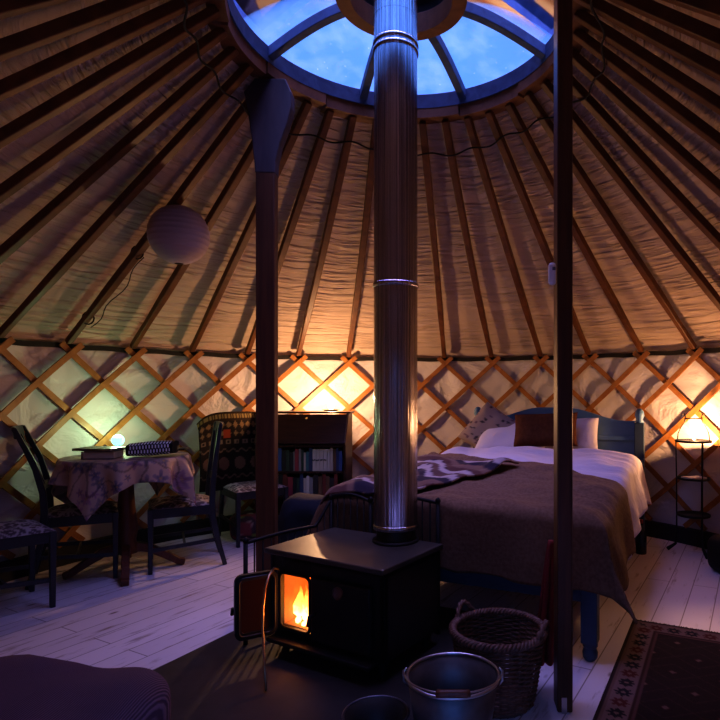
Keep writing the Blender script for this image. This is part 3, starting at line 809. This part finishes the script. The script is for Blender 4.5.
# striped throw
def thr_c(u,v):
    k=(u*.35+v*1.0+.05*sin(u*9)+.04*sin(u*23+v*5))*13; q=int(k)%6; f=k%1
    pal=[(.50,.42,.42),(.13,.06,.05),(.22,.13,.10),(.04,.03,.05),(.48,.40,.40),(.15,.08,.07)]
    c=pal[q]
    if q in(0,4) and f>.8 and int(u*30)%2: c=(.05,.03,.06)
    return c
def thr(u,v):
    # corners in bed coords
    A=Vector((-1.0,-.05)); Bc=Vector((-.30,-.03)); C_=Vector((.12,.80)); D=Vector((-1.0,.92))
    p=(A*(1-u)+Bc*u)*(1-v)+(D*(1-u)+C_*u)*v
    a,b=p
    x,d1=fold(a,BWH-.005,.15,.08)
    z=.770+SL(b)-d1+.028*pnoise(a*3,max(b,0)*3,1)+.016*pnoise(a*7,max(b,0)*9,2)+.03*(1-min(1,abs(a)/.9)**2)+.02*abs(pnoise(u*4,v*6,6))
    z+=.05*math.exp(-((u-.97)**2/.004+(v-.86)**2/.006))
    if b<0: z-=abs(b)*.8
    return Vector((x,b,z))
m=MB(); nx,ny=80,80; m.grid(thr,nx,ny); m.c=[[q*.7 for q in thr_c(i/nx,j/ny)] for j in range(ny+1) for i in range(nx+1)]
bedobj(m,'striped_throw',attrmat('striped wool',.95,120,.5),'crumpled cream, maroon and navy striped throw across the left side of the bed','throw',solid=.012)
# pillows
def pillow(name,label,X,Y,z,w,h,t,yaw,tilt,roll,matr,colf=None):
    m=MB(); n=36; vs=[]
    def f(sgn):
        def g(u,v):
            a=(u-.5)*2; b=(v-.5)*2
            k=max(0,(1-a**4)*(1-b**4))**.5
            pin=1-.07*(a*a)*(1-abs(b))-.0
            x=a*w/2*(1-.06*(1-b*b)*0-.05*(1-abs(b))**0*0); zz=b*h/2
            x*= (1-.05*cos(b*pi/2)); zz*=(1-.06*cos(a*pi/2))
            return Vector((x,sgn*t/2*k*(1+.12*pnoise(a*2,b*2,sgn+4)),zz))
        return g
    m.grid(f(-1),n,n); 
    k=len(m.f); m.grid(f(1),n,n)
    for i in range(k,len(m.f)): m.f[i]=m.f[i][::-1]
    if colf: m.c=[colf(i/n,j/n) for _ in range(2) for j in range(n+1) for i in range(n+1)]
    o=m.build(name,matr); o.location=W(X,Y,z)
    o.rotation_mode='XYZ'
    o.matrix_world=Matrix.Translation(W(X,Y,z))@Matrix.Rotation(rot(radians(yaw)),4,'Z')@Matrix.Rotation(radians(tilt),4,'X')@Matrix.Rotation(radians(roll),4,'Y')
    return tag(o,label,'pillow' if 'cushion' not in name else 'cushion')
_q=random.Random(4); PRN=[(_q.random(),_q.random()) for _ in range(46)]
def prn(u,v):
    c=(.27,.21,.19)
    for i,(fx_,fy_) in enumerate(PRN):
        d=sqrt((u-fx_)**2*1.0+(v-fy_)**2*3)
        if d<.04: c=(.05,.04,.05) if i%3 else (.12,.07,.10)
    return c
def onbed(x,y,z): 
    p=Mbed@Vector((x,y,z)); return p
def camxy(p):
    d=Vector((p.x,p.y+CAM_D)); return d.x*ux+d.y*uy, d.x*fx+d.y*fy
def P_on(x,y): return camxy(onbed(x,y,0))
X,Y=P_on(-.50,2.00); pillow('printed_cushion','pale cushion with dark printed motifs standing on its corner at the bed head',X,Y,.905,.47,.42,.15,-24,-28,32,attrmat('printed cotton',.9,60,.2),prn)
X,Y=P_on(.08,2.08); pillow('pillow','white pillow propped behind the brown cushion, showing at its right',X+.075,Y-.04,.875,.48,.34,.17,-24,-28,-4,M_white)
X,Y=P_on(-.42,1.98); pillow('pillow','white pillow lying behind the printed cushion at the left of the bed head',X+.10,Y-.10,.85,.62,.40,.15,-24,-50,0,M_white)
X,Y=P_on(.06,1.88); pillow('brown_cushion','plain brown oblong cushion propped in the middle of the bed head',X-.05,Y,.945,.52,.29,.14,-20,-24,-3,M_cushion)

# ================================================================== STAND + CANDLE
sp=W(1.885,4.47)
ps=thing('plant_stand','tall black three-tier wire stand with curled top beside the bed','stand',sp,rot(0))
TRZ=.865
for z,r in ((TRZ,.128),(.575,.118),(.29,.118)):
    m=MB(); m.lathe([(0,z-.004),(r,z-.004),(r+.006,z),(r+.006,z+.014),(r,z+.014),(r,z+.004),(0,z+.004)],32); m.build('shelf',M_bfoot,ps)
for i in range(3):
    a=radians(-90+120*i+8); d=Vector((cos(a),sin(a),0))
    m=MB(); pts=[d*.19+Vector((0,0,.012)),d*.13+Vector((0,0,.06)),d*.122+Vector((0,0,.14)),d*.122+Vector((0,0,.5)),d*.128+Vector((0,0,.87))]
    m.tube(pts,[.016,.010,.006,.005,.005],8); m.build('leg',M_bfoot,ps)
m=MB()
for s in (-1,1): m.tube([(s*.125,0,.87),(s*.12,0,.93),(s*.095,0,.98),(s*.068,0,1.02),(s*.062,0,1.06),(s*.072,0,1.085),(s*.088,0,1.08),(s*.088,0,1.062)],.0045,6)
m.tube([(-.07,0,1.045),(.07,0,1.045)],.006,6)
m.build('handle_hoop',M_bfoot,ps)
m=MB(); m.box((0,-.01,.587),(.15,.11,.012),rz=.3); o=m.build('folded_paper',mat('paper',(.5,.45,.45),.8)); o.location=sp; o.rotation_euler[2]=rot(0); tag(o,'pale folded paper on the middle tier of the black stand','paper')
cl=thing('tealight_candle','small lit tealight burning on the top tier of the black stand','candle',sp+Vector((0,0,TRZ+.005)),0)
m=MB(); m.lathe([(0,0),(.019,0),(.019,.016),(.017,.016),(.017,.012),(0,.012)],20); m.build('cup',M_wire,cl)
M_can=mat('candle flame',(1,.7,.3),.5,0,.5,(1,.62,.25),60)
m=MB(); m.lathe([(0,.014),(.006,.020),(.0075,.028),(.004,.040),(0,.05)],12); m.build('flame',M_can,cl)
# bottle and shoe-like dark bag at right edge
bt=thing('bottle','dark bottle with a red cap on the floor beside the bed head','bottle',at(641,4.45,0),0)
m=MB(); m.lathe([(0,0),(.04,0),(.042,.01),(.042,.13),(.03,.17),(.014,.20),(.014,.235),(0,.235)],20); m.build('body',mat('dark glass',(.015,.015,.02),.15),bt)
m=MB(); m.lathe([(.017,.235),(.017,.262),(0,.262)],14); m.build('cap',mat('red cap',(.35,.03,.03),.4),bt)
blob('dark_bag','black soft bag on the floor at the right edge of the picture by the wall','bag',at(731,3.98,0),rot(.3),(.26,.26,.25),M_bfoot,None,9)

# ================================================================== LANTERN
kt=-6*DT+PH; f_=0.44
lt_top=pol(R-.035,kt,ZW).lerp(pol(RC-.02,kt,ZC+.01),f_)
def pix(p):
    X,Y=camxy(p); return 451.75+F*X/Y, 393.6-F*(p.z-EYE)/Y, Y
best=None
for i in range(100):
    q=pol(R-.035,kt,ZW).lerp(pol(RC-.02,kt,ZC+.01),i/100); px_,py_,Yq=pix(q)
    if best is None or abs(py_-196)<best[0]: best=(abs(py_-196),q,px_,Yq)
_,lt_top,pxl,Yl=best
print('lantern rafter px',pxl,Yl)
lr=29.0*Yl/F
lc=at(179,Yl,EYE+(393.6-235)/F*Yl)
t=thing('paper_lantern','round pale paper lantern hanging from a left roof rafter','lantern',(lc.x,lc.y,lc.z),0)
prof=[]
for i in range(121):
    a=pi*i/120; rib=1-.018*abs(cos(a*17)); a2=max(.14,min(pi-.14,a)); prof.append((lr*sin(a2)*rib,lr*cos(a2)))
m=MB(); m.lathe(prof,40); m.build('shade',M_paper,t)
m=MB(); m.tube([(0,0,lr*.9),tuple(lt_top-lc-Vector((0,0,.04)))],.003,5); m.lathe([(lr*.14,lr*.985),(lr*.15,lr*1.0),(lr*.14,lr*1.01)],20); m.build('hanger',M_dark,t)
# cable tied along a rafter
m=MB(); a=pol(R-.05,kt,ZW); b=pol(RC,kt,ZC)
pts=[]
for i in range(15):
    g_=.10+.30*i/14; p=a.lerp(b,g_)+Vector((.03+.02*sin(i*.9),0,-.05-.02*sin(pi*i/14))); pts.append(p)
m.tube(pts,.0035,5)
for g_ in (.11,.39):
    p=a.lerp(b,g_); m.tube([p+Vector((cos(x)*.04,-.0,sin(x)*.045-.0)) for x in [i*pi/6 for i in range(12)]],.005,5,closed=True)
o=m.build('lantern_cable',M_dark); tag(o,'thin black cable tied along the rafter near the paper lantern','cable')

# ================================================================== FOREGROUND
def rimline(m,c,r,z,tr,n=48): m.tube([c+Vector((cos(2*pi*i/n)*r,sin(2*pi*i/n)*r,z)) for i in range(n)],tr,8,closed=True)
bk=at(453,1.95,0)
t=thing('metal_bucket','grey metal bucket with wooden handle grip in front of the wicker basket','bucket',bk,rot(0))
BH=.285
m=MB(); m.lathe([(0,.012),(.105,.012),(.110,.004),(.113,.0),(.155,BH),(.152,BH),(.135,.15),(.108,.016)],48)
m.build('body',M_galv,t)
m=MB(); rimline(m,Vector((0,0,0)),.156,BH,.006); m.build('rim',M_wire,t)
m=MB(); rimline(m,Vector((0,0,0)),.126,.10,.003); m.build('seam_band',M_galv,t)
for s in (-1,1):
    m=MB(); m.tube([(s*.155,.0,BH-.035),(s*.168,.0,BH-.02),(s*.168,0,BH+.012),(s*.156,0,BH+.02)],.005,6); m.build('ear',M_wire,t)
pts=[]
for i in range(25):
    a=pi+pi*i/24; pts.append((cos(a)*.166,sin(a)*.172,BH+.012+.012*abs(sin(a))))
m=MB(); m.tube(pts,.0032,6); hn=m.build('handle',M_wire,t)
m=MB(); m.tube([(-.05,-.166,BH+.022),(-.04,-.17,BH+.023),(.0,-.173,BH+.024),(.04,-.17,BH+.023),(.05,-.166,BH+.022)],.0125,10); m.build('grip',M_ped,hn)

# wicker basket: woven sides
bkp=at(498,2.32,0); bh=.285; r0,r1=.135,.180
t=thing('wicker_basket','round brown wicker log basket with looped handles, between the bucket and the post','basket',bkp,rot(.3))
m=MB(); nrow,ns=30,30
for j in range(nrow):
    z=.012+(bh-.02)*j/(nrow-1); rb_=r0+(r1-r0)*((z/bh)**.8)
    pts=[]
    for i in range(ns*4):
        a=2*pi*i/(ns*4); w_=.0065*sin(a*ns/2*1.0*2/2+pi*j)
        pts.append((cos(a)*(rb_+w_),sin(a)*(rb_+w_),z))
    m.tube(pts,.0052,5,closed=True)
m.build('weave',M_wicker,t)
m=MB()
for i in range(ns):
    a=2*pi*(i+.0)/ns; m.tube([(cos(a)*(r0),sin(a)*(r0),.0),(cos(a)*(r0+(r1-r0)*.57),sin(a)*(r0+(r1-r0)*.57),bh*.5),(cos(a)*r1,sin(a)*r1,bh)],.004,5)
m.build('stakes',M_wicker,t)
m=MB(); m.lathe([(0,.01),(r0,.01),(r0,.0),(0,0)],32); m.build('base',M_wicker,t)
m=MB()
for q in range(3):
    m.tube([(cos(a)*(r1+.004+.011*cos(a*24+q*2.1)),sin(a)*(r1+.004+.011*cos(a*24+q*2.1)),bh+.004+.010*sin(a*24+q*2.1)) for a in [2*pi*i/192 for i in range(192)]],.0075,5,closed=True)
m.build('braided_rim',M_wicker,t)
for a0 in (radians(118),radians(-42)):
    m=MB()
    for q in (0,1):
        pts=[]
        for i in range(13):
            f=i/12; a=a0+radians(-17+34*f); rr=r1+.006+.012*sin(pi*f)+.006*cos(f*20+q*pi); pts.append((cos(a)*rr,sin(a)*rr,bh+.006+.055*sin(pi*f)+.006*sin(f*20+q*pi)))
        m.tube(pts,.008,6)
    m.build('handle',M_wicker,t)
# black pan / ash bucket in front of the stove
pp=at(376,1.90,.024)
t=thing('ash_pan','black round iron ash pan low at the bottom edge beside the bucket','ash pan',pp,0)
m=MB(); m.lathe([(0,.01),(.07,.008),(.075,0),(.105,.15),(.11,.155),(.102,.155),(.070,.014)],36); m.build('body',M_black,t)
m=MB(); rimline(m,Vector((0,0,0)),.108,.156,.0045); m.build('rim',mat('worn steel edge',(.12,.12,.14),.35,.8),t)
m=MB(); m.tube([(cos(a)*.05,sin(a)*.05-.02,.075) for a in [pi*.1*i for i in range(11)]],.004,6); m.build('handle',mat('worn handle',(.15,.15,.2),.3,.9),t)

# red cloth by post
m=MB()
def rc(u,v):
    zt=.62; zb=.10; z=zb+(zt-zb)*v; w_=.035*(1-v)**.7+.006
    return Vector(((u-.5)*2*w_-.03*(1-v)+.0, .018*sin(u*14)*(1-v*.6), z))
m.grid(rc,24,24); o=m.build('red_cloth',noisy('dark red cloth',(.16,.015,.012),(.22,.025,.02),(30,30,30),.85,1,.3,.002),solid=.012); o.location=at(551,2.42,0); o.rotation_euler[2]=rot(0)
tag(o,'narrow dark red folded cloth hanging behind the post before the bed','cloth')

# rug
def rugc(a,b):    # a across 0..1.2 , b along 0..1.75 (metres from the far-left corner)
    dk=(.020,.012,.014); n1=.5+.5*pnoise(a*90,b*90,3)
    e=min(a,b)
    if e<.018: return (.035,.02,.022)
    if e<.030: return (.16,.09,.08)
    if e<.115:
        along=b if a<b else a; off=(e-.030)/.085-.5; k=(along/.085)%1-.5
        an=atan2(off,k); d=sqrt(off*off+k*k)
        star=.36+.08*cos(8*an)
        idx=int(along/.085)%3
        if d<star: return [(.018,.014,.022),(.10,.02,.02),(.02,.015,.02)][idx] if d>.1 else (.20,.12,.10)
        return (.20,.125,.115)
    if e<.128: return (.05,.02,.02)
    if e<.140: return (.11,.05,.05)
    x=a-.14; y=b-.14
    gx=(x/.20+ (0.5 if int(y/.16)%2 else 0))%1-.5; gy=(y/.16)%1-.5
    d=abs(gx)*1.2+abs(gy)
    if d<.09: return (.17,.10,.09)
    if d<.13: return (.05,.015,.018)
    if abs(abs(gx)*1.0+abs(gy)-.5)<.025: return (.045,.022,.025)
    return (.022+.008*n1,.012+.004*n1,.014+.004*n1)
ru=Vector((.891,-.454)); rv=Vector((-.44,-.898))
nx,ny=190,250; RWd,RL=1.15,1.55
m=MB()
m.grid(lambda u,v:Vector((u*RWd,-v*RL,.012+.003*pnoise(u*5,v*7,1))),nx,ny)
m.c=[[q*.75 for q in rugc(i/nx*RWd,j/ny*RL)] for j in range(ny+1) for i in range(nx+1)]
rg=bpy.data.objects  # placeholder
rz=rot(radians(-25.4))
rug=m.build('patterned_rug',attrmat('knotted wool',1,300,.6),solid=.012); rug.location=W(.984,3.11); rug.rotation_euler[2]=rz
tag(rug,'dark red and navy patterned rug with a star border on the floor at lower right','rug')
m=MB(); rf_=random.Random(2)
for i in range(95):
    x=RWd*i/95+.005; m.tube([(x,.0,.008),(x+rf_.uniform(-.006,.006),.02,.007),(x+rf_.uniform(-.01,.01),.038,.004)],.003,4)
m.build('fringe',mat('rug fringe',(.10,.06,.06),.9),rug)

# corduroy seat at lower left
def cc(u,v):
    a=2*pi*u; b=pi*(v-.5); e=.5
    sg=lambda x,p:(abs(x)**p)*(1 if x>=0 else -1)
    p=Vector((sg(cos(b),.45)*sg(cos(a),e)*.42,sg(cos(b),.45)*sg(sin(a),e)*.30,sg(sin(b),.6)*.11))
    p.z+=.018*pnoise(p.x*5,p.y*5,2)+.012*sin(p.x*16+p.y*9)*max(0,sin(b)); return p
sc_=W(-1.19,1.42)
t=thing('footstool','low footstool with a plum-grey corduroy cushion at the lower left','footstool',sc_,rot(radians(-4)))
m=MB(); m.grid(cc,90,40)
for i,v_ in enumerate(m.v): m.v[i]=v_+Vector((0,0,.37))
M_cord=mat('ribbed corduroy',(.17,.10,.13),.95,0,.1)
wv=N(M_cord,'ShaderNodeTexWave'); wv.inputs['Scale'].default_value=55; wv.inputs['Distortion'].default_value=.6; L(M_cord,coord(M_cord,(1,1,1)),wv.inputs['Vector'])
L(M_cord,ramp(M_cord,wv.outputs['Fac'],[(.2,(.09,.052,.07)),(.8,(.20,.12,.15))]),B(M_cord).inputs['Base Color']); bump(M_cord,wv.outputs['Fac'],.5,.003); m.build('cushion',M_cord,t)
m=MB(); m.box((0,0,.235),(.74,.5,.06)); m.build('frame',M_desk,t,bevel=.005)
for a,b in ((-.33,-.2),(.33,-.2),(.33,.2),(-.33,.2)):
    m=MB(); m.box((a,b,.1),(.045,.045,.2),taper=.7); m.build('leg',M_desk,t)

# ================================================================== LIGHTS
def point(name,loc,power,col,rad):
    l=bpy.data.lights.new(name,'POINT'); l.energy=power; l.color=col; l.shadow_soft_size=rad
    o=bpy.data.objects.new(name,l); COL.objects.link(o); o.location=loc; return o
point('bureau_lamp_light',LB+Vector((0,-.05,.12)),42,(1,.55,.27),.03)
point('candle_light',sp+Vector((.02,-.03,TRZ+.09)),31,(1,.51,.23),.02)
point('globe_light',GC+Vector((0,0,.06)),5.6,(.66,1,.52),.03)
point('fire_light',S(.20,.09,.26),7,(1,.30,.05),.03)
for name,loc,ex,sz in (('skylight_portal',(0,0,3.62),(0,0,0),(2.0,2.0)),('door_portal',(0,-3.0,.85),(radians(-90),0,0),(2.3,1.7))):
    l=bpy.data.lights.new(name,'AREA'); l.shape='RECTANGLE'; l.size,l.size_y=sz; l.cycles.is_portal=True
    o=bpy.data.objects.new(name,l); COL.objects.link(o); o.location=loc; o.rotation_euler=ex
# world: dusk sky, brightest overhead
w=bpy.data.worlds.new('World'); scn.world=w; w.use_nodes=True; nt=w.node_tree
bg=nt.nodes['Background']; tcn=nt.nodes.new('ShaderNodeTexCoord'); sp_=nt.nodes.new('ShaderNodeSeparateXYZ'); nt.links.new(tcn.outputs['Generated'],sp_.inputs[0])
rp=nt.nodes.new('ShaderNodeValToRGB'); e=rp.color_ramp.elements
stops=[(0,(.01,.01,.02)),(.48,(.02,.02,.05)),(.52,(.03,.05,.16)),(.62,(.05,.14,.55)),(.72,(.08,.27,1.0)),(.84,(.13,.38,1.2)),(.90,(.7,.9,3.0)),(1.0,(4.4,3.6,9.0))]
while len(e)<len(stops): e.new(.5)
for i,(p,c) in enumerate(stops): e[i].position=p; e[i].color=(*c,1)
ma=nt.nodes.new('ShaderNodeMath'); ma.operation='MULTIPLY_ADD'; ma.inputs[1].default_value=.5; ma.inputs[2].default_value=.5
nt.links.new(sp_.outputs[2],ma.inputs[0]); nt.links.new(ma.outputs[0],rp.inputs[0]); mr=nt.nodes.new('ShaderNodeMapRange'); mr.inputs[1].default_value=.15; mr.inputs[2].default_value=-.35; mr.inputs[3].default_value=1; mr.inputs[4].default_value=2.0
nt.links.new(sp_.outputs[1],mr.inputs[0])
vm=nt.nodes.new('ShaderNodeVectorMath'); vm.operation='SCALE'; nt.links.new(rp.outputs[0],vm.inputs[0]); nt.links.new(mr.outputs[0],vm.inputs['Scale'])
nt.links.new(vm.outputs[0],bg.inputs[0]); bg.inputs[1].default_value=1.25

# ================================================================== CAMERA
cd_=bpy.data.cameras.new('Camera'); cam=bpy.data.objects.new('Camera',cd_); COL.objects.link(cam); scn.camera=cam
cam.location=(0,-CAM_D,EYE); cam.rotation_euler=(radians(90),0,-AZ)
cd_.sensor_width=36; cd_.sensor_fit='HORIZONTAL'; cd_.lens=F/720*36; cd_.shift_x=-(451.75-360)/720; cd_.shift_y=(393.6-360)/720; cd_.clip_start=.05
scn.view_settings.view_transform='Standard'; scn.view_settings.look='Medium High Contrast'; scn.view_settings.exposure=0; scn.view_settings.gamma=1
